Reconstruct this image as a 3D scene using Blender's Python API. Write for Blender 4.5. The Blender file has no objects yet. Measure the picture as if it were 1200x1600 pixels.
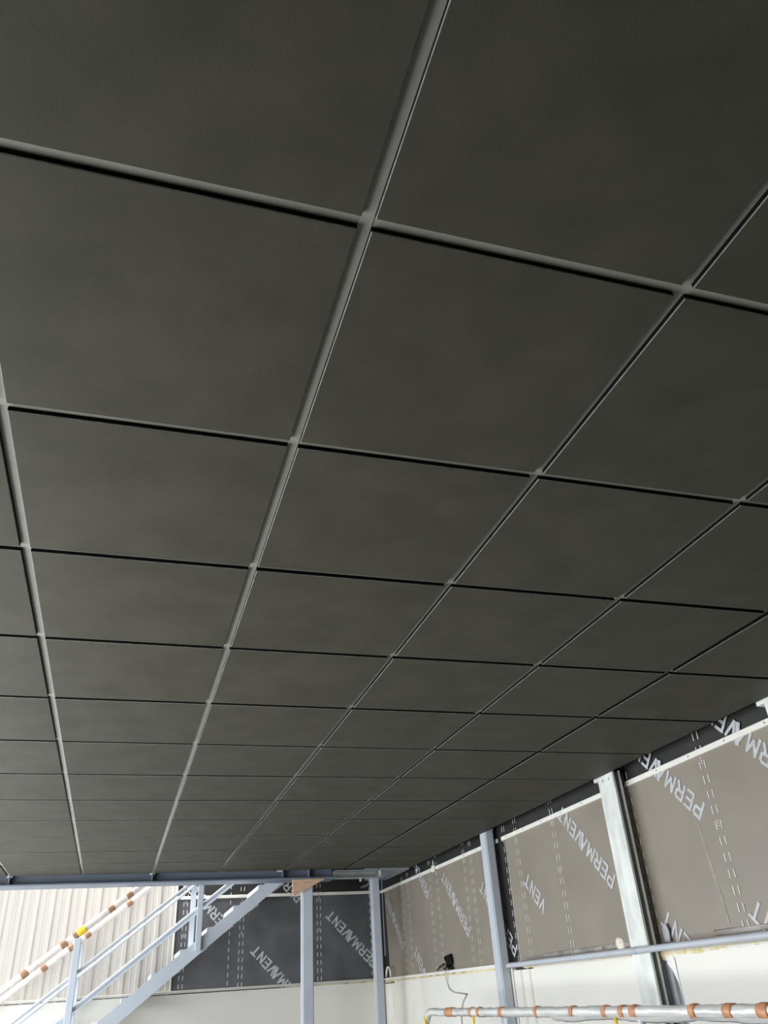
import bpy, bmesh, math, random
from mathutils import Vector, Matrix
random.seed(7)
SC = bpy.context.scene
COL = SC.collection
H = 1.3                      # height of the lens above the floor; all z below are measured from the lens

# ------------------------------------------------------------------ camera, world, lights, exposure
yaw, pitch, roll = 0.328878, 0.555632, -0.068674
cy, sy, cp, sp = math.cos(yaw), math.sin(yaw), math.cos(pitch), math.sin(pitch)
Fv = Vector((sy*cp, cy*cp, sp)); R0 = Vector((cy, -sy, 0)); U0 = R0.cross(Fv)
Rv = math.cos(roll)*R0 + math.sin(roll)*U0
Uv = -math.sin(roll)*R0 + math.cos(roll)*U0
cam = bpy.data.cameras.new('camera'); cam.sensor_fit = 'AUTO'; cam.sensor_width = 36.0
cam.lens = 1209.69*36/1600; cam.clip_start = 0.02; cam.clip_end = 100
co = bpy.data.objects.new('camera', cam); COL.objects.link(co)
M = Matrix((Rv, Uv, -Fv)).transposed().to_4x4(); M.translation = Vector((0, 0, H)); co.matrix_world = M
SC.camera = co

w = bpy.data.worlds.new('world'); SC.world = w; w.use_nodes = True
w.node_tree.nodes['Background'].inputs[0].default_value = (0.75, 0.85, 1.0, 1)
w.node_tree.nodes['Background'].inputs[1].default_value = 0.6

def area(name, loc, target, sx, sy_, power, col=(1, 1, 1)):
    l = bpy.data.lights.new(name, 'AREA'); l.shape = 'RECTANGLE'; l.size = sx; l.size_y = sy_
    l.energy = power; l.color = col
    o = bpy.data.objects.new(name, l); COL.objects.link(o)
    o.location = Vector(loc) + Vector((0, 0, H))
    d = Vector(target) - Vector(loc)
    o.rotation_euler = d.to_track_quat('-Z', 'Y').to_euler()
    return o
# daylight through the two door openings of the hall's left side and the strip rooflights
area('daylight_far_door', (-1.95, 6.0, -0.15), (3, 6.0, 1.0), 5.0, 2.0, 215, (0.91, 0.96, 1.0))
area('daylight_near_door', (-1.95, 2.15, -0.15), (3, 2.5, 1.0), 2.2, 2.0, 122, (0.97, 0.98, 1.0))
area('daylight_rooflight_stair', (-0.2, 8.75, 3.6), (-0.2, 8.75, 0), 3.0, 0.9, 340, (1.0, 0.98, 0.95))

SC.view_settings.view_transform = 'Standard'; SC.view_settings.look = 'None'
SC.view_settings.gamma = 1.0; SC.view_settings.use_curve_mapping = False
SC.view_settings.exposure = -0.1

# ------------------------------------------------------------------ materials
def mat(name, col, rough=0.6, metal=0.0, spec=0.5, var=0.0, vscale=8.0, col2=None, bump=0.0, bscale=60.0, streak=None, sheen=0.0, coat=0.0):
    m = bpy.data.materials.new(name); m.use_nodes = True
    nt = m.node_tree; b = nt.nodes['Principled BSDF']
    b.inputs['Base Color'].default_value = (*col, 1); b.inputs['Roughness'].default_value = rough
    b.inputs['Metallic'].default_value = metal; b.inputs['Specular IOR Level'].default_value = spec
    if sheen: b.inputs['Sheen Weight'].default_value = sheen
    if coat: b.inputs['Coat Weight'].default_value = coat; b.inputs['Coat Roughness'].default_value = 0.2
    g = nt.nodes.new('ShaderNodeNewGeometry')
    vec = g.outputs['Position']
    if streak:
        mp = nt.nodes.new('ShaderNodeMapping'); mp.inputs['Scale'].default_value = streak
        nt.links.new(vec, mp.inputs['Vector']); vec2 = mp.outputs['Vector']
    else: vec2 = vec
    if var or col2:
        n = nt.nodes.new('ShaderNodeTexNoise'); n.inputs['Scale'].default_value = vscale; n.inputs['Detail'].default_value = 5
        nt.links.new(vec2, n.inputs['Vector'])
        r = nt.nodes.new('ShaderNodeValToRGB')
        c2 = col2 or tuple(min(1, c*(1+var)) for c in col); c1 = col if col2 else tuple(c*(1-var) for c in col)
        r.color_ramp.elements[0].position = 0.32; r.color_ramp.elements[1].position = 0.68
        r.color_ramp.elements[0].color = (*c1, 1); r.color_ramp.elements[1].color = (*c2, 1)
        nt.links.new(n.outputs['Fac'], r.inputs['Fac']); nt.links.new(r.outputs['Color'], b.inputs['Base Color'])
    if bump:
        n2 = nt.nodes.new('ShaderNodeTexNoise'); n2.inputs['Scale'].default_value = bscale; n2.inputs['Detail'].default_value = 3
        nt.links.new(vec2 if streak else vec, n2.inputs['Vector'])
        bp = nt.nodes.new('ShaderNodeBump'); bp.inputs['Strength'].default_value = bump; bp.inputs['Distance'].default_value = 0.01
        nt.links.new(n2.outputs['Fac'], bp.inputs['Height']); nt.links.new(bp.outputs['Normal'], b.inputs['Normal'])
    return m
TILE = mat('tile_felt', (0.067, 0.0648, 0.0495), 0.60, spec=0.10, var=0.11, vscale=7, bump=0.05, bscale=260)
TEDGE = mat('tile_edge_black', (0.006, 0.006, 0.006), 0.9, spec=0.1, var=0.2, vscale=60)
TARR = mat('tile_arris', (0.16, 0.16, 0.145), 0.7, var=0.35, vscale=50)
GRID = mat('grid_grey_paint', (0.34, 0.34, 0.285), 0.26, spec=0.8, var=0.06, vscale=12)
BLACK = mat('black_void', (0.012, 0.012, 0.012), 0.9, spec=0.1, var=0.2)
MEMB = mat('membrane_black', (0.030, 0.029, 0.028), 0.5, spec=0.4, var=0.25, vscale=2.5, bump=0.12, bscale=7)
PRINT = mat('membrane_print', (0.50, 0.51, 0.52), 0.6, var=0.12, vscale=30)
PRINTD = mat('membrane_print_dash', (0.66, 0.65, 0.62), 0.6, var=0.1, vscale=30)
FILM = mat('film_painted_haze', (0.268, 0.234, 0.188), 0.46, spec=0.5, var=0.09, vscale=2.2, bump=0.10, bscale=6)  # reflected haze of the clear film, painted into an opaque base colour
FILMB = mat('film_painted_faint_haze', (0.100, 0.102, 0.110), 0.46, spec=0.5, var=0.30, vscale=3.0, bump=0.18, bscale=5)  # same film on the back wall, weaker reflected haze painted as darker colour
PANEL = mat('white_liner_panel', (0.83, 0.805, 0.735), 0.42, spec=0.45, var=0.03, vscale=1.3)
SHEET = mat('white_profiled_sheet', (0.50, 0.475, 0.44), 0.45, var=0.03, vscale=2.0, streak=(6, 6, 0.5))
BATT = mat('white_batten', (0.82, 0.80, 0.73), 0.5, var=0.04, vscale=10)
SCREW = mat('screw_grey', (0.25, 0.23, 0.2), 0.5, metal=0.6, var=0.1)
TRIM = mat('trimmer_grey_paint', (0.27, 0.29, 0.31), 0.5, var=0.06, vscale=6)
DIMGALV = mat('dull_galvanised', (0.36, 0.39, 0.38), 0.5, metal=0.2, var=0.12, vscale=12)
LEDG = mat('ledge_off_white', (0.56, 0.55, 0.50), 0.5, var=0.08, vscale=10)
TAPEB = mat('dull_brown_tape', (0.34, 0.19, 0.11), 0.45, var=0.2, vscale=30)
PEEL = mat('peeled_white_film', (0.85, 0.84, 0.80), 0.35, var=0.05)
CREASE = mat('membrane_crease', (0.32, 0.288, 0.24), 0.5, var=0.2, vscale=15)
BEAMP = mat('dark_slate_paint', (0.17, 0.20, 0.25), 0.42, var=0.05, vscale=6)
BLUE = mat('blue_grey_steel_paint', (0.52, 0.56, 0.61), 0.42, spec=0.5, var=0.04, vscale=6)
GALV = mat('galvanised_steel', (0.72, 0.74, 0.70), 0.5, metal=0.15, var=0.16, vscale=14, streak=(1, 1, 0.4), bump=0.05, bscale=40)
DGALV = mat('grey_flashing', (0.40, 0.42, 0.44), 0.45, metal=0.2, var=0.1, vscale=9)
FOAM = mat('yellow_foam', (0.72, 0.60, 0.30), 0.9, var=0.25, vscale=25, col2=(0.86, 0.80, 0.60), bump=0.6, bscale=60)
PIPE = mat('grey_pipe', (0.50, 0.53, 0.57), 0.4, var=0.05)
FOIL = mat('clear_wrap_film', (0.84, 0.84, 0.81), 0.22, metal=0.35, spec=0.7, var=0.1, vscale=14, bump=0.7, bscale=18, streak=(1, 0.35, 1))
FOILW = mat('white_wrap_film', (0.78, 0.70, 0.64), 0.3, spec=0.6, var=0.12, vscale=12, bump=0.4, bscale=25)
TAPE = mat('brown_tape', (0.55, 0.26, 0.13), 0.4, var=0.25, vscale=30, bump=0.2, bscale=50)
YEL = mat('yellow_tape', (0.90, 0.66, 0.04), 0.45, var=0.1, vscale=20)
WOOD = mat('plywood_brown', (0.60, 0.40, 0.27), 0.7, var=0.2, vscale=20, streak=(1, 1, 6))
ABSORB = mat('dark_bounce_cut', (0.13, 0.125, 0.12), 0.85, var=0.2, vscale=6)  # low albedo for the added band that soaks up wall bounce
CONC = mat('concrete_floor', (0.16, 0.155, 0.148), 0.7, var=0.15, vscale=1.5, bump=0.1)
HALLW = mat('hall_wall_paint', (0.62, 0.61, 0.58), 0.7, var=0.04)
DEV = mat('black_plastic', (0.012, 0.012, 0.013), 0.3, var=0.2)
LENS = mat('lens_grey', (0.6, 0.6, 0.58), 0.25, var=0.05)
CABLE = mat('grey_cable', (0.48, 0.47, 0.44), 0.5, var=0.1)
CLOTH = mat('cream_filler', (0.74, 0.68, 0.56), 0.85, var=0.15, vscale=40, bump=0.4)

# ------------------------------------------------------------------ geometry helpers
def bx(bm, x0, x1, y0, y1, z0, z1, mi=0):
    v = [bm.verts.new((x, y, z)) for z in (z0, z1) for y in (y0, y1) for x in (x0, x1)]
    for f in ((0, 2, 3, 1), (4, 5, 7, 6), (0, 1, 5, 4), (2, 6, 7, 3), (0, 4, 6, 2), (1, 3, 7, 5)):
        bm.faces.new([v[i] for i in f]).material_index = mi
    return v
def box(*a, bev=0.0, seg=1):
    bm = bmesh.new(); bx(bm, *a)
    if bev: bmesh.ops.bevel(bm, geom=list(bm.edges), offset=bev, segments=seg, affect='EDGES')
    return bm
def prism(bm, pts, axis, a, b, mi=0):
    # pts: outline in the two other axes, swept along `axis` from a to b
    def P(p, t):
        return {'x': (t, p[0], p[1]), 'y': (p[0], t, p[1]), 'z': (p[0], p[1], t)}[axis]
    A = [bm.verts.new(P(p, a)) for p in pts]; B = [bm.verts.new(P(p, b)) for p in pts]
    bm.faces.new(A).material_index = mi; bm.faces.new(B[::-1]).material_index = mi
    n = len(pts)
    for i in range(n):
        bm.faces.new((A[i], B[i], B[(i+1) % n], A[(i+1) % n])).material_index = mi
    return bm
def tube(bm, path, r, n=14, wob=0.0, cap=True):
    path = [Vector(p) for p in path]; rings = []
    for i, p in enumerate(path):
        t = (path[min(i+1, len(path)-1)] - path[max(i-1, 0)]).normalized()
        ref = Vector((0, 0, 1)) if abs(t.z) < 0.9 else Vector((1, 0, 0))
        a = t.cross(ref).normalized(); b = t.cross(a).normalized()
        rings.append([bm.verts.new(p + (a*math.cos(q) + b*math.sin(q))*(r*(1+random.uniform(-wob, wob))))
                      for q in [2*math.pi*k/n for k in range(n)]])
    for A, B in zip(rings, rings[1:]):
        for k in range(n): bm.faces.new((A[k], A[(k+1) % n], B[(k+1) % n], B[k])).smooth = True
    if cap: bm.faces.new(rings[0]); bm.faces.new(rings[-1][::-1])
    return bm
def tubebm(path, r, n=14, wob=0.0):
    return tube(bmesh.new(), path, r, n, wob)
WLOC = {}
def obj(name, bm, mats, parent=None, **props):
    bmesh.ops.recalc_face_normals(bm, faces=list(bm.faces))
    xs = [v.co.x for v in bm.verts]; ys = [v.co.y for v in bm.verts]; zs = [v.co.z for v in bm.verts]
    org = Vector(((min(xs)+max(xs))/2, (min(ys)+max(ys))/2, min(zs)))
    for v in bm.verts: v.co -= org
    me = bpy.data.meshes.new(name); bm.to_mesh(me); bm.free()
    for m in (mats if isinstance(mats, (list, tuple)) else [mats]): me.materials.append(m)
    return link(name, me, org + Vector((0, 0, H)), parent, **props)
def link(name, me, wl, parent=None, **props):
    o = bpy.data.objects.new(name, me); COL.objects.link(o)
    if parent: o.parent = parent; o.location = wl - WLOC[parent.name]
    else: o.location = wl
    WLOC[o.name] = wl.copy()
    for k, v in props.items(): o[k] = v
    return o
def thing(name, loc, label, category, group=None):
    o = link(name, None, Vector(loc) + Vector((0, 0, H))); o.empty_display_size = 0.1
    o['label'] = label; o['category'] = category
    if group: o['group'] = group
    return o
def struct(name, bm, m, parent=None):
    return obj(name, bm, m, parent, **({} if parent else {'kind': 'structure'}))

XW, YW = 2.86, 9.37          # membrane faces of right and back wall
ZT, ZP = 1.05, 0.105         # tile face, top of the white liner panels
FL = -H                      # floor

# ------------------------------------------------------------------ room shell
fl = struct('floor', box(-2.1, 3.0, -3.2, 9.55, FL-0.15, FL), CONC)
wr = struct('wall_right', box(XW+0.02, 3.02, -3.2, 9.55, FL, 3.75), BLACK)
wb = struct('wall_back', box(-2.1, XW+0.019, YW+0.03, 9.55, FL, 3.75), HALLW)
struct('wall_rear', box(-2.1, XW+0.019, -3.35, -3.2, FL, 3.75), HALLW)
bm = bmesh.new()
for y0, y1 in ((-3.2, 1.0), (3.3, 3.5), (8.5, 9.4)): bx(bm, -2.25, -2.1, y0, y1, FL, 1.9)
bx(bm, -2.25, -2.1, -3.2, 9.4, 1.9, 3.75)
struct('wall_left', bm, HALLW)
bm = bmesh.new()                                             # roof with a rooflight slot left open over the stair
bx(bm, -2.25, 3.02, -3.35, 8.3, 3.75, 3.85); bx(bm, -2.25, -1.8, 8.3, 9.55, 3.75, 3.85)
bx(bm, -1.8, 1.55, 9.2, 9.55, 3.75, 3.85); bx(bm, 1.55, 3.02, 8.3, 9.55, 3.75, 3.85)
struct('roof', bm, HALLW)
# mezzanine floor above the suspended ceiling: deck over the room and the landing at the stair head
bm = bmesh.new()
bx(bm, -1.6, XW+0.01, -1.75, 8.26, 1.26, 1.36); bx(bm, 1.80, XW+0.01, 8.26, YW+0.02, 1.26, 1.36)
struct('mezzanine_floor', bm, BLACK)

# ------------------------------------------------------------------ suspended ceiling
GX = [-0.93418 + 0.6*i for i in range(-1, 7)]               # grid lines that run down the room
GY = [0.16828 + 0.6*j for j in range(-3, 14)]               # cross lines
XE = 2.745
GX[-1] = XE
ce = struct('ceiling', box(GX[0]-0.06, XE, GY[0]-0.03, GY[-1]+0.01, 1.20, 1.215), BLACK)
def tile_mesh(wx, wy):
    bm = bmesh.new(); g = 0.0118; b = 0.0016; t = 0.03
    def ring(d, z): return [bm.verts.new((sx*(wx/2-g-d), sy_*(wy/2-g-d), z)) for sx, sy_ in ((-1, -1), (1, -1), (1, 1), (-1, 1))]
    A = ring(b, 0); B = ring(0, b); C = ring(0, t)
    bm.faces.new(A).material_index = 0
    for i in range(4):
        bm.faces.new((A[i], A[(i+1) % 4], B[(i+1) % 4], B[i])).material_index = 2
        bm.faces.new((B[i], B[(i+1) % 4], C[(i+1) % 4], C[i])).material_index = 1
    bm.faces.new(C[::-1]).material_index = 1
    bmesh.ops.recalc_face_normals(bm, faces=list(bm.faces))
    me = bpy.data.meshes.new('ceiling_tile'); bm.to_mesh(me); bm.free()
    for m in (TILE, TEDGE, TARR): me.materials.append(m)
    return me
TM = {}
for i in range(len(GX)-1):
    wx = round(GX[i+1]-GX[i], 3)
    if wx not in TM: TM[wx] = tile_mesh(wx, 0.6)
    for j in range(len(GY)-1):
        o = link('ceiling_tile', TM[wx], Vector(((GX[i]+GX[i+1])/2, (GY[j]+GY[j+1])/2, ZT+H+random.uniform(-0.0006, 0.0006))), ce)
        o.rotation_euler = (random.uniform(-.0012, .0012), random.uniform(-.0012, .0012), 0)
def tee(bm, x0, x1, y0, y1, q=0.0122):                       # inverted T: flange in the joint, web above
    bx(bm, x0, x1, y0, y1, ZT+q, ZT+0.016)
    if x1-x0 < y1-y0: bx(bm, (x0+x1)/2-.001, (x0+x1)/2+.001, y0, y1, ZT+0.016, ZT+0.05)
    else: bx(bm, x0, x1, (y0+y1)/2-.001, (y0+y1)/2+.001, ZT+0.016, ZT+0.05)
    return bm
hw = 0.0116
for i, x in enumerate(GX[:-1]):
    if i % 2 == 1:
        obj('main_runner', tee(bmesh.new(), x-hw, x+hw, GY[0], GY[-1]+0.10, .0105), GRID, ce)
    else:
        for j in range(len(GY)-1):
            obj('short_cross_tee', tee(bmesh.new(), x-hw, x+hw, GY[j]+hw+.0006, GY[j+1]-hw-.0006), GRID, ce)
for y in GY[1:-1]:                                           # half bay along the left edge
    obj('short_cross_tee', tee(bmesh.new(), GX[0]-.01, GX[1]-hw-.0006, y-hw, y+hw), GRID, ce)
for i in range(1, len(GX)-1, 2):
    x1 = GX[i+2] if i+2 < len(GX) else XE
    for y in GY[1:-1]:
        obj('cross_tee', tee(bmesh.new(), GX[i]+hw+.0006, x1-(hw+.0006 if i+2 < len(GX)-1 else .012), y-hw, y+hw), GRID, ce)
obj('edge_angle', box(XE-0.011, XE+0.003, GY[0], GY[-1], ZT+0.004, ZT+0.06), BLACK, ce)

# ------------------------------------------------------------------ membranes with their print
GLY = {  # strokes in a cell of height 1: polylines
 'P': (0.62, [[(0, 0), (0, 1), (.42, 1), (.56, .9), (.56, .58), (.42, .48), (0, .48)]]),
 'E': (0.58, [[(.52, 0), (0, 0), (0, 1), (.52, 1)], [(0, .5), (.46, .5)]]),
 'R': (0.64, [[(0, 0), (0, 1), (.42, 1), (.56, .9), (.56, .6), (.42, .5), (0, .5)], [(.3, .5), (.58, 0)]]),
 'M': (0.80, [[(0, 0), (.06, 1), (.36, .25), (.66, 1), (.72, 0)]]),
 'A': (0.64, [[(0, 0), (.36, 1)], [(.36, 1), (.66, 0)]]),
 'V': (0.70, [[(0.02, 1), (.30, 0), (.62, 1)]]),
 'N': (0.70, [[(0, 0), (0, 1), (.56, 0), (.56, 1)]]),
 'T': (0.62, [[(0, 1), (.62, 1)], [(.31, 1), (.31, 0)]]),
 '5': (0.6, [[(.5, 1), (0, 1), (0, .55), (.45, .55), (.5, .1), (0, 0)]]),
}
LIFT = [0.0]
def stroke(bm, pts, w_, put):
    for i_, (a, b) in enumerate(zip(pts, pts[1:])):
        LIFT[0] = (LIFT[0]+.00004) % .0009
        a = Vector(a); b = Vector(b); d = (b-a).normalized(); n = Vector((-d.y, d.x))*w_/2; e = d*w_*0.4
        q = [a-e-n, b+e-n, b+e+n, a-e+n]
        bm.faces.new([bm.verts.new(put(p)) for p in q])
def word(name, text, start, d, up, h, to3, parent, w_=0.20, zmin=0.09, only=None, m=None):
    bm = bmesh.new(); pos = 0.0
    for k, ch in enumerate(text):
        wd, st = GLY[ch]
        cz = start[1] + h*((pos+wd/2)*d[1] + 0.5*up[1])
        if (only is None or k in only) and cz > zmin:
            for s_, pl in enumerate(st):
                ww = w_*1.7 if (ch == 'A' and s_ == 1) else w_
                stroke(bm, pl, ww, lambda p, pos=pos: to3(start[0] + h*((pos+p[0])*d[0] + p[1]*up[0]), start[1] + h*((pos+p[0])*d[1] + p[1]*up[1])))
        pos += wd + 0.26
        if ch == 'A': pos -= 0.24
    return obj(name, bm, m or PRINT, parent)
LW = sum(GLY[c][0] for c in 'PERMAVENT') + 0.26*8 - 0.24
HT = 0.086; KX = 0.73/(LW*HT)                               # letter height; cells widened so that a word is 0.73 m long
for k in GLY: GLY[k] = (GLY[k][0]*KX, [[(x*KX, y) for x, y in pl] for pl in GLY[k][1]])
Q = math.sqrt(.5)
def onR(y, z): return (XW-0.0074-LIFT[0], y, z)
def onB(x, z): return (x, YW-0.0074-LIFT[0], z)
def sheetbm(to3, a0, a1, z0, z1, na, nz, amp, folds):
    bm = bmesh.new(); g = []
    for i in range(na+1):
        a = a0+(a1-a0)*i/na; row = []
        for k in range(nz+1):
            z = z0+(z1-z0)*k/nz
            off = 0.0006*math.sin(a*9+z*3)
            row.append(bm.verts.new(to3(a, z, off)))
        g.append(row)
    for i in range(na):
        for k in range(nz): bm.faces.new((g[i][k], g[i+1][k], g[i+1][k+1], g[i][k+1])).smooth = True
    bx_ = None
    return bm
mr = obj('membrane_sheet', sheetbm(lambda a, z, o: (XW+0.001+o, a, z), -3.1, YW, 0.02, 1.255, 200, 6, .002, None), MEMB, wr)
mb = obj('membrane_sheet', sheetbm(lambda a, z, o: (a, YW+0.001+o, z), 0.578, XW, 0.02, 1.255, 60, 6, .002, None), MEMB, wb)
dR, uR = (Q, Q), (Q, -Q)
def wordR(py, pz, text='PERMAVENT', only=None):             # py, pz: top of the first stem
    return word('printed_word', text, (py-HT*uR[0], pz-HT*uR[1]), dR, uR, HT, onR, mr, only=only)
for py, pz, only in ((3.608, .68, None), (4.571, .466, None), (6.92, .37, None), (8.72, .381, None), (7.857, .76, None),
                     (6.063, .183, None), (7.85, -.18, None), (3.637, -.266, None), (2.926, -.29, None), (5.225, .129, (5, 6, 7, 8)),
                     (2.92, .69, None), (1.9, .47, None), (1.0, .68, None), (0.2, .47, None)):
    wordR(py, pz, only=only)
dB, uB = (-Q, Q), (-Q, -Q)
for px, pz, only in ((2.704, .253, None), (1.887, -.052, None), (1.09, .66, None), (1.87, .91, None)):
    word('printed_word', 'PERMAVENT', (px-HT*uB[0], pz-HT*uB[1]), dB, uB, HT, onB, mb, only=only, m=PRINT)
def dashes(to3, a, parent, z0=0.10, z1=1.2, single=False, marks=(0.62, 0.93)):
    bm = bmesh.new(); z = z0+random.uniform(0, .07)
    while z < z1:
        for s in ((0,) if single else (-0.019, 0.019)):
            q = [(a+s-.0035, z), (a+s+.0035, z), (a+s+.0035, z+.040), (a+s-.0035, z+.040)]
            bm.faces.new([bm.verts.new(to3(*p)) for p in q])
        z += .0745
    if not single:
        for m_ in marks:
            for k in range(3):
                stroke(bm, [(0, 0), (.6, 0), (.6, .4)], .28, lambda p, k=k: to3(a+.014*(p[0]-.3), m_+.013*(p[1]+k)))
    return obj('printed_dash_line', bm, PRINTD, parent)
for a in (2.36, 1.6, 3.475, 4.19, 5.165, 5.77, 5.98, 6.69, 6.845, 7.55, 7.745, 8.42, 8.62): dashes(onR, a, mr)
for a, s in ((1.15, True), (1.276, False), (2.117, False), (2.72, False), (0.68, False)): dashes(onB, a, mb, single=s)
# opaque panels for a clear film, its reflected haze painted into the colour, stapled between the posts, from the batten down
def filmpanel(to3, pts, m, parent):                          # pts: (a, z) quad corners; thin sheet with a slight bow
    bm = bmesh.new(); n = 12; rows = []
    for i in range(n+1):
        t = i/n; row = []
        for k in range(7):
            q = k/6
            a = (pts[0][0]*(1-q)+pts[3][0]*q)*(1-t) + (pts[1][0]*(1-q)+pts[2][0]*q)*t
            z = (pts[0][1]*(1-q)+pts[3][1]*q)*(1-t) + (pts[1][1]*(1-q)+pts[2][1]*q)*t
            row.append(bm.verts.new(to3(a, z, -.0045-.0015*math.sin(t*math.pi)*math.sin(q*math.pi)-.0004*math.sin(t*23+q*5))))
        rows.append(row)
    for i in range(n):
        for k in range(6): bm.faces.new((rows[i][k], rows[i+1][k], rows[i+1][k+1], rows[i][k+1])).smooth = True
    return obj('painted_haze_film', bm, m, parent)
fR = lambda a, z, o: (XW+o, a, z); fB = lambda a, z, o: (a, YW+o, z)
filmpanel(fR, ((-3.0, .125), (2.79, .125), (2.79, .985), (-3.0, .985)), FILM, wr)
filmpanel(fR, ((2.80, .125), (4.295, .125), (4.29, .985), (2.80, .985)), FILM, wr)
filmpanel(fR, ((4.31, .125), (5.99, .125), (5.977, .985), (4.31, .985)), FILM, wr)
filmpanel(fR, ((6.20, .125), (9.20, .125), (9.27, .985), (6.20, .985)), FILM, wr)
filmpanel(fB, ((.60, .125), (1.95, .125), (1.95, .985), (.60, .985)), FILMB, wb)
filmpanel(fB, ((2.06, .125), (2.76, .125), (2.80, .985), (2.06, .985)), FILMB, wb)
# long crease and torn bits
bm = bmesh.new(); cr = ((3.634, .66), (3.625, .561), (3.614, .432), (3.598, .300), (3.593, .195))
for (ya, za), (yb_, zb_) in zip(cr, cr[1:]):
    a = [bm.verts.new((XW-.0068, ya-.009, za)), bm.verts.new((XW-.0105, ya, za)), bm.verts.new((XW-.0068, ya+.009, za))]
    b = [bm.verts.new((XW-.0068, yb_-.009, zb_)), bm.verts.new((XW-.0105, yb_, zb_)), bm.verts.new((XW-.0068, yb_+.009, zb_))]
    for k in range(2): bm.faces.new((a[k], a[k+1], b[k+1], b[k]))
obj('crease', bm, CREASE, wr)
bm = bmesh.new(); prism(bm, [(4.135, .085), (4.085, .09), (4.062, .07), (4.058, -.10), (4.068, -.04), (4.085, -.01), (4.10, .02), (4.13, .045)], 'x', XW-.034, XW-.030)
obj('peeled_film', bm, PEEL, wr)
# white battens across the membranes, with screws
def batten(parent, bmv, screws):
    b = obj('batten', bmv, BATT, parent)
    bm = bmesh.new()
    for c, ax in screws:
        prism(bm, [(c[1]+.004*math.cos(t*math.pi/4), c[2]+.004*math.sin(t*math.pi/4)) for t in range(8)] if ax == 'x' else
              [(c[0]+.004*math.cos(t*math.pi/4), c[2]+.004*math.sin(t*math.pi/4)) for t in range(8)], ax, *( (c[0]-.003, c[0]) if ax == 'x' else (c[1]-.003, c[1])))
    obj('screw_row', bm, SCREW, parent)
ZB0, ZB1 = .972, 1.002
for y0, y1 in ((-3.0, 2.66), (2.84, 4.20), (4.30, 6.02), (6.10, 7.58), (7.59, YW-.012)):
    batten(wr, box(XW-.016, XW-.0025, y0, y1, ZB0, ZB1, bev=.002), [((XW-.016, y0+.12+.3*k, (ZB0+ZB1)/2), 'x') for k in range(int((y1-y0-.12)/.3)+1)])
for x0, x1 in ((0.62, 1.7), (1.702, XW-.018)):
    batten(wb, box(x0, x1, YW-.016, YW-.0025, ZB0, ZB1, bev=.002), [((x0+.12+.3*k, YW-.016, (ZB0+ZB1)/2), 'y') for k in range(int((x1-x0-.12)/.3)+1)])
obj('corner_strip', box(XW-.013, XW-.003, YW-.03, YW-.018, .35, 1.2), DGALV, wb)
obj('corner_strip', box(XW-.03, XW-.014, YW-.016, YW-.003, FL, .10), BATT, wb)

# ------------------------------------------------------------------ white liner panels, flashings, ledges, foam
YP = [-3.1, -0.6, 0.9, 2.42, 4.19, 5.72, 6.10, 9.00]
for y0, y1 in ((-3.1, 0.9), (0.905, 2.40), (2.60, 4.055), (4.26, 5.72), (6.08, 8.98)):
    obj('liner_panel', box(XW-.035, XW+.015, y0, y1, -.45, ZP, bev=.004), PANEL, wr)
    obj('added_dark_plinth', box(XW-.035, XW+.015, y0, y1, FL, -.452), ABSORB, wr)  # unseen dark band, added to cut light bounced from wall to ceiling
obj('liner_panel', box(-2.08, -0.30, YW-.035, YW+.025, FL, ZP+.01, bev=.004), PANEL, wb)
obj('liner_panel', box(-0.295, XW-.05, YW-.035, YW+.025, FL, ZP+.01, bev=.004), PANEL, wb)
def flashing(y0, y1, m=DGALV):
    bm = bmesh.new(); n = (y1-y0)/4
    pts = [(XW+.012, y0), (XW-.012, y0), (XW-.012, y0+n*.9), (XW-.028, y0+n), (XW-.028, y0+n*1.5), (XW-.012, y0+n*1.6), (XW-.012, y0+n*2.6), (XW-.028, y0+n*2.7), (XW-.028, y1), (XW+.012, y1)]
    prism(bm, pts, 'z', FL, ZP-.015)
    return obj('column_flashing', bm, m, wr)
flashing(4.06, 4.255); flashing(2.41, 2.595); flashing(5.73, 6.07, PANEL); flashing(8.985, YW-.035, BATT)
def foam(a0, a1, to3, th0, th1, parent, zt=.118):
    bm = bmesh.new(); n = max(4, int((a1-a0)/.06)); top = []; 
    ring = []
    for i in range(n+1):
        a = a0+(a1-a0)*i/n; b = random.uniform(th0, th1); t = zt+random.uniform(-.003, .006); o = random.uniform(.0, .006)
        ring.append([bm.verts.new(to3(a, t, .0)), bm.verts.new(to3(a, t, -.028-o)), bm.verts.new(to3(a, t-b*.5, -.033-o)), bm.verts.new(to3(a, t-b, -.026)), bm.verts.new(to3(a, t-b, 0))])
    for A, B in zip(ring, ring[1:]):
        for k in range(5): bm.faces.new((A[k], A[(k+1) % 5], B[(k+1) % 5], B[k]))
    bm.faces.new(ring[0]); bm.faces.new(ring[-1][::-1])
    return obj('foam_strip', bm, FOAM, parent, kind='stuff')
foam(2.0, 4.19, lambda a, z, o: (XW+o, a, z), .048, .060, wr)
foam(4.27, 5.9, lambda a, z, o: (XW+o, a, z), .018, .034, wr)
foam(6.10, 7.0, lambda a, z, o: (XW+o, a, z), .014, .030, wr)
foam(7.0, 9.33, lambda a, z, o: (XW+o, a, z), .012, .018, wr, .115)
foam(1.75, 2.78, lambda a, z, o: (a, YW+o, z), .008, .022, wb, .128)
obj('ledge_strip', box(XW-.034, XW-.002, 6.225, YW-.04, .118, .143, bev=.003), BATT, wr)
obj('ledge_strip', box(-2.08, XW-.04, YW-.06, YW-.002, .122, .146, bev=.003), LEDG, wb)
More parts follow.
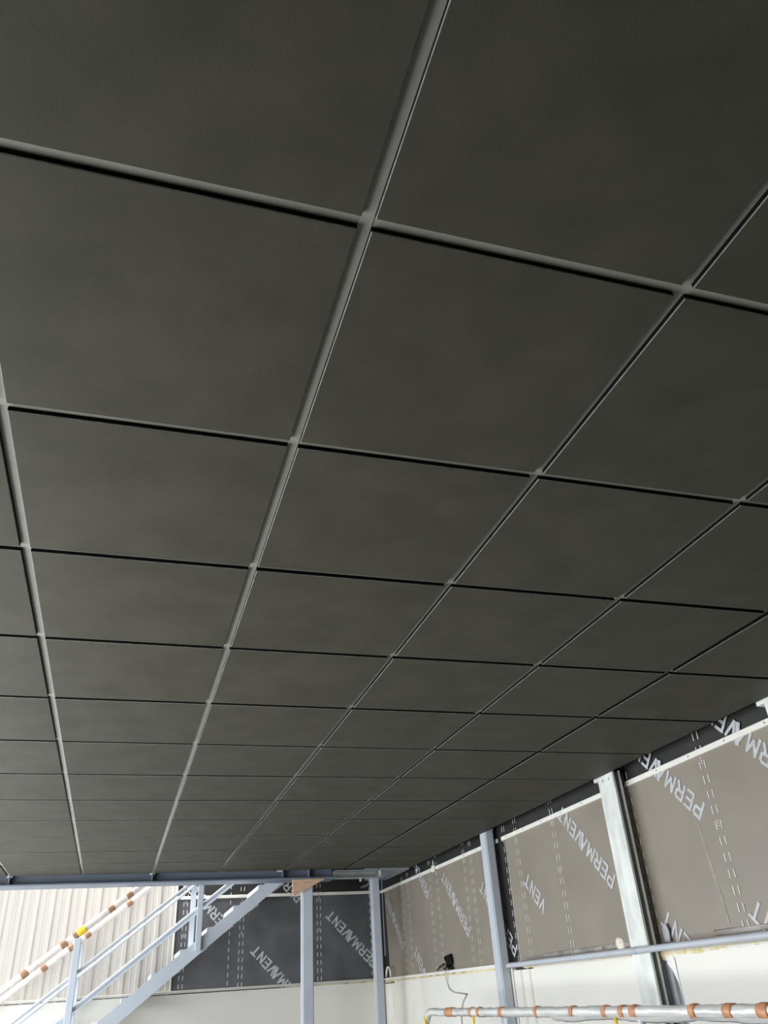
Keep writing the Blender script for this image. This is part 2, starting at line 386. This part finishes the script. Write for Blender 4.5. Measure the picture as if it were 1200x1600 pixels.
# curled lower edge of the membrane above the pipe
bm = bmesh.new()
for y0, y1 in ((2.2, 3.28), (3.31, 3.72), (4.30, 4.75), (4.80, 5.6)):
    prism(bm, [(XW-.003, .145), (XW-.010, .150), (XW-.012, .168), (XW-.004, .176)], 'y', y0, y1)
obj('membrane_hem', bm, mat('membrane_hem', (0.33, 0.31, 0.28), 0.35, var=.35, vscale=12), wr)

# ------------------------------------------------------------------ profiled sheeting left of the membrane
bm = bmesh.new(); p = 0.1495; x = 0.578; prof = []
while x > -2.05:
    prof += [(x, -.004), (x-.008, -.026), (x-.040, -.026), (x-.052, -.004), (x-.085, -.004), (x-.089, -.008), (x-.096, -.008), (x-.100, -.004)]
    x -= p
A = [bm.verts.new((a, YW+b, .10)) for a, b in prof]; B = [bm.verts.new((a, YW+b, 3.7)) for a, b in prof]
for k in range(len(prof)-1): bm.faces.new((A[k], A[k+1], B[k+1], B[k]))
obj('profiled_sheet', bm, SHEET, wb)
obj('sheet_edge_trim', box(0.572, 0.590, YW-.034, YW-.001, .146, 3.7, bev=.003), BATT, wb)

# ------------------------------------------------------------------ posts
def hollow(bm, x0, x1, y0, y1, z0, z1, r=.008):
    bx(bm, x0, x1, y0, y1, z0, z1)
    ed = [e for e in bm.edges if abs(e.verts[0].co.z-e.verts[1].co.z) > .1]
    bmesh.ops.bevel(bm, geom=ed, offset=r, segments=3, affect='EDGES')
    return bm
def steel_post(x0, x1, y0, y1, top, label):
    t = thing('steel_post', ((x0+x1)/2, (y0+y1)/2, FL), label, 'post', 'blue-grey steel posts')
    obj('shaft', hollow(bmesh.new(), x0, x1, y0, y1, FL+.012, top-.008), BLUE, t)
    obj('base_plate', box(x0-.05, x1+.001, y0-.05, y1+.04, FL, FL+.012), BLUE, t)
    obj('cap_plate', box(x0-.002, x1+.002, y0-.002, y1+.002, top-.008, top), BLUE, t)
    return t
steel_post(2.748, 2.822, 6.10, 6.215, 1.075, 'blue-grey steel post in front of the right wall, in the middle of the right membrane')
steel_post(1.66, 1.763, 8.03, 8.13, .974, 'blue-grey steel post under the brown plywood piece at the beam end')
steel_post(2.515, 2.60, 8.60, 8.69, 1.04, 'blue-grey steel post closest to the corner of the two membrane walls')
def c_post(y0, y1, label):
    t = thing('galvanised_post', (2.79, (y0+y1)/2, FL), label, 'post', 'galvanised channel posts')
    bm = bmesh.new(); th = .003; d = .054; X = 2.75; l = .013
    pts = [(X, y0), (X+l, y0), (X+l, y0+th), (X+th, y0+th), (X+th, y1-th), (X+d-th, y1-th), (X+d-th, y0+th), (X+d-l, y0+th), (X+d-l, y0), (X+d, y0), (X+d, y1), (X, y1)]
    prism(bm, pts, 'z', FL, 1.06)
    obj('channel', bm, GALV, t)
    for k in range(2):
        bm = bmesh.new()
        yy = y0+.05+.07*k
        prism(bm, [(yy+.011*math.cos(a*math.pi/3), 1.02+.011*math.sin(a*math.pi/3)) for a in range(6)], 'x', X-.008, X)
        obj('bolt', bm, GALV, t)
    obj('cleat', box(2.752, 2.80, y1+.001, y1+.05, 1.035, 1.058), GALV, t)
    return t
c_post(4.160, 4.330, 'galvanised channel post with a mottled face, right of the blue-grey wall post')
c_post(2.655, 2.828, 'galvanised channel post cut by the right edge of the picture, at the ceiling edge')

# ------------------------------------------------------------------ edge beam, packer, galvanised channel, trimmer
t = thing('edge_beam', (-0.16, 8.09, .975), 'dark blue-grey steel beam along the far end of the black ceiling', 'beam')
bm = bmesh.new(); yb = 8.25; yf = 7.99; yw = 8.12
pts = [(yf, .975), (yb, .975), (yb, .987), (yw+.005, .987), (yw+.005, 1.238), (yb, 1.238), (yb, 1.25), (yf, 1.25), (yf, 1.238), (yw-.005, 1.238), (yw-.005, .987), (yf, .987)]
prism(bm, pts, 'x', -1.6, 1.97)
obj('i_section', bm, BEAMP, t)
for x in (-0.934, 0.266, 1.466, 1.72): obj('stiffener', box(x-.005, x+.005, yf+.02, yw-.006, .988, 1.237), BEAMP, t)
for x in (-0.934, 0.266, 1.44):
    obj('runner_bracket', box(x-.022, x+.022, 8.025, 8.06, 1.048, 1.060), GALV, t)
bm = bmesh.new(); prism(bm, [(1.56, .972), (1.87, .972), (1.84, .955), (1.60, .842), (1.575, .830), (1.56, .850)], 'y', 7.985, 8.022)
obj('plywood_packer', bm, WOOD, label='brown triangular plywood piece under the beam end, before the post top', category='packer')
t = thing('galvanised_channel', (2.17, 8.07, .975), 'short galvanised channel between the beam end and the corner post', 'channel')
bm = bmesh.new()
pts = [(8.03, .978), (8.12, .978), (8.12, 1.05), (8.03, 1.05), (8.03, 1.044), (8.112, 1.044), (8.112, .984), (8.03, .984)]
prism(bm, pts, 'x', 1.98, 2.43)
obj('web', bm, DIMGALV, t)
obj('hanger', box(2.23, 2.245, 8.03, 8.045, .945, .978), GALV, t)
t = thing('trimmer_beam', (2.6, 8.7, 1.04), 'grey steel trimmer from the ceiling edge to the back wall, over the corner post', 'beam')
bm = bmesh.new(); prism(bm, [(2.44, 7.99), (2.735, 7.99), (2.735, 8.80), (2.50, 8.80)], 'z', 1.041, 1.25)
obj('soffit', bm, TRIM, t)
obj('strap', box(2.60, 2.64, 8.15, YW-.02, 1.030, 1.0405), BEAMP, t)
obj('end_plate', box(2.432, 2.446, 8.02, 8.05, .99, 1.0405), GALV, t)

# ------------------------------------------------------------------ staircase
YN, YF, SL = 8.40, 9.18, .74
K = 8.4/8.5
st = thing('staircase', (-.6, 8.8, FL), 'blue-grey steel staircase with film-wrapped handrails rising behind the beam', 'staircase')
def zl(x, at6): return K*at6 + SL*(x-.6*K)
XA = .6*K - (K*.427-FL)/SL
for y in (YN, YF):
    bm = bmesh.new(); xt = 1.80
    prism(bm, [(XA+.0, FL), (XA+.22, FL), (xt, zl(xt, .302)), (xt, zl(xt, .427)-.0)], 'y', y-.005, y+.005)
    prism(bm, [(XA+.02, FL+.012), (XA+.035, FL+.012), (xt, zl(xt, .427)), (xt, zl(xt, .427)-.010)], 'y', min(y, y+(.04 if y == YN else -.04)), max(y, y+(.04 if y == YN else -.04)))
    obj('stringer', bm, BLUE, st)
for k in range(-9, 5):
    x0 = K*.592+.237*k; z1 = K*.461+.1755*k
    bm = bmesh.new()
    pts = [(x0, z1-.045), (x0+.004, z1-.045), (x0+.004, z1-.004), (x0+.25, z1-.004), (x0+.25, z1), (x0+.006, z1), (x0, z1-.004)]
    prism(bm, pts, 'y', YN+.006, YF-.006)
    bx(bm, x0+.0, x0+.075, YN-.004, YN+.006, z1-.055, z1)
    obj('tread', bm, BLUE, st)
def slope_tube(y, at6, x0, x1, r, n=12):
    return tubebm([(x0+(x1-x0)*i/12, y, zl(x0+(x1-x0)*i/12, at6)) for i in range(13)], r, n)
xb, xe = -1.55, 1.75
for y, tapes in ((YN, (-.72, -.43, -.335, -.06, .09)), (YF, (-.62, -.40, -.26, .105))):
    h = obj('handrail', tubebm([(xb+(xe-xb)*i/40, y, zl(xb+(xe-xb)*i/40, 1.314)) for i in range(41)], .029, 14, .05), FOILW, st, label='handrail wrapped in pale film')
    for tx in tapes:
        obj('tape_band', slope_tube(y, 1.314, tx-.022, tx+.022, .033), TAPEB, h)
    if y == YN: obj('tape_band', slope_tube(y, 1.314, -.325, -.265, .034), YEL, h, label='yellow tape band')
    obj('middle_rail', slope_tube(y, .983, xb+.1, xe, .014), BLUE, st)
    obj('lower_rail', slope_tube(y, .697, xb+.25, xe, .020), BLUE, st)
    for xp in (-1.40, -.315, .752*K+.0, 1.6):
        wdt = .030 if xp < 0 else .026
        obj('newel_post' if xp < 0 else 'railing_post', hollow(bmesh.new(), xp-wdt, xp+wdt, y-.028+(-.03 if y == YN else .03), y+.028+(-.03 if y == YN else .03), max(FL, zl(xp, .33)), zl(xp, 1.27), .004), BLUE, st)

# ------------------------------------------------------------------ grey pipe on the right wall
t = thing('grey_pipe', (2.715, 3.6, .105), 'grey pipe running along the right wall across the galvanised post', 'pipe')
obj('pipe_length', tubebm([(2.722, y, .120) for y in (5.90, 5.895, 4.4, 3.2, 1.8, .4, -1)], .0165, 16), PIPE, t)
for y in (4.245, 2.74): obj('saddle_clip', tubebm([(2.722, y-.012, .120), (2.722, y+.012, .120)], .0185, 16), PIPE, t)
obj('end_cap', tubebm([(2.722, 5.90, .120), (2.722, 5.925, .120)], .014, 16), PIPE, t)
obj('bracket', box(2.738, 2.815, 5.80, 5.83, .108, .132), PIPE, t)

# ------------------------------------------------------------------ wrapped guard rail in the foreground
t = thing('guard_rail', (2.3, 4.0, FL), 'level guard rail wrapped in clear film with brown tape, lowest on the right', 'railing')
zr = -.136; path = [(2.3, 6.55, zr-.16), (2.3, 6.56, zr-.09), (2.3, 6.555, zr-.05), (2.3, 6.52, zr-.015), (2.3, 6.46, zr)]
path += [(2.3+random.uniform(-.001, .001), 6.39-.05*i, zr+random.uniform(-.001, .001)) for i in range(118)]
wrp = obj('wrapped_rail', tubebm(path, .0242, 16, .10), FOIL, t)
bm = bmesh.new(); g = []
for i in range(90):                                          # loose film hanging under the rail
    y = 4.5-.042*i; d = .018+.006*math.sin(i*.35)+random.uniform(0, .004)
    g.append([bm.verts.new((2.3+o+random.uniform(-.002, .002), y, zr-.018-d*f)) for o, f in ((-.02, 0), (-.012, .6), (0, 1), (.012, .6), (.02, 0))])
for A, B in zip(g, g[1:]):
    for k in range(4): bm.faces.new((A[k], A[k+1], B[k+1], B[k])).smooth = True
obj('film_drape', bm, FOIL, wrp)
for y, wd in ((6.034, .09), (5.640, .022), (5.506, .022), (5.152, .03), (4.674, .022), (4.260, .022), (3.935, .022), (3.781, .022), (3.680, .03), (3.238, .024), (3.013, .032), (2.815, .036)):
    obj('tape_band', tubebm([(2.3, y-wd*.8, zr), (2.3, y-wd*.3, zr+.001), (2.3, y+wd*.3, zr+.001), (2.3, y+wd*.8, zr)], .0282, 16, .03), TAPE, wrp)
for y in (6.535, 5.585, 3.836):
    obj('yellow_tie', tubebm([(2.280, y, zr-.022), (2.276, y-.006, zr-.06), (2.278, y+.004, zr-.12)], .009, 8, .1), YEL, wrp)
for y in (6.55, 5.1, 3.65, 2.2, .75):
    obj('railing_post', hollow(bmesh.new(), 2.286, 2.314, y-.015, y+.015, FL, zr-.03 if y < 6.5 else zr-.15, .004), BLUE, t)
obj('lower_rail', tubebm([(2.3, 6.53, -.68), (2.3, .6, -.68)], .016, 12), BLUE, t)

# ------------------------------------------------------------------ small things on and by the walls
t = thing('small_camera', (2.82, 7.36, .143), 'small black camera on the white ledge, left of the wall post', 'camera')
obj('housing', tubebm([(2.80, 7.375, .205), (2.806, 7.372, .206), (2.853, 7.345, .222)], .047, 18), DEV, t)
obj('front_ring', tubebm([(2.795, 7.378, .203), (2.7995, 7.3755, .2048)], .030, 18), LENS, t, label='pale reflecting front ring')
obj('front_lens', tubebm([(2.792, 7.380, .203), (2.7949, 7.378, .203)], .022, 18), DEV, t)
obj('foot', box(2.785, 2.85, 7.31, 7.41, .1435, .165, bev=.006), DEV, t)
obj('power_lead', tubebm([(2.80, 7.42, .190), (2.79, 7.50, .172), (2.79, 7.56, .152)], .010, 8), DEV, t)
obj('loose_cable', tubebm([(2.800, 7.39, .147), (2.798, 7.40, .10), (2.816, 7.42, .05), (2.817, 7.38, .0), (2.817, 7.28, -.025), (2.817, 6.99, -.042), (2.817, 7.03, -.06), (2.817, 7.10, -.10), (2.817, 7.16, -.18), (2.817, 7.18, -.5)], .0045, 8), CABLE,
    label='thin grey cable hanging on the white panel below the small camera', category='cable')
t = thing('batten_clamp', (2.84, 7.58, .95), 'white clamp on the white batten under the ceiling edge', 'clamp')
obj('jaw', box(2.822, 2.8435, 7.54, 7.60, .955, 1.012, bev=.004), BATT, t)
obj('screw_stem', tubebm([(2.832, 7.56, 1.0), (2.832, 7.56, 1.06)], .007, 8), GALV, t)
def lump(name, c, r, m, label, cat):
    bm = bmesh.new(); bmesh.ops.create_icosphere(bm, subdivisions=2, radius=1)
    for v in bm.verts:
        k = 1+random.uniform(-.22, .22)
        v.co = Vector((c[0]+v.co.x*r[0]*k, c[1]+v.co.y*r[1]*k, c[2]+v.co.z*r[2]*k))
    for f in bm.faces: f.smooth = True
    return obj(name, bm, m, label=label, category=cat)
lump('cloth_scrap', (2.735, 4.40, .162), (.015, .04, .038), CLOTH, 'cream cloth scrap stuffed between grey pipe and galvanised post', 'scrap')
bm = bmesh.new(); prism(bm, [(4.075, .148), (4.12, .15), (4.125, .215), (4.085, .235), (4.07, .20)], 'x', 2.835, 2.842)
obj('plastic_flap', bm, DGALV, label='torn grey plastic flap by the foot of the near membrane, beside the galvanised post', category='scrap')
bm = bmesh.new(); tube(bm, [(2.80, 9.02, .147), (2.80, 9.03, .20), (2.80, 9.06, .235), (2.80, 9.12, .235), (2.80, 9.16, .20), (2.80, 9.17, .15)], .011, 8)
obj('white_strap', bm, BATT, label='looped white strap on the ledge in the membrane corner', category='strap')
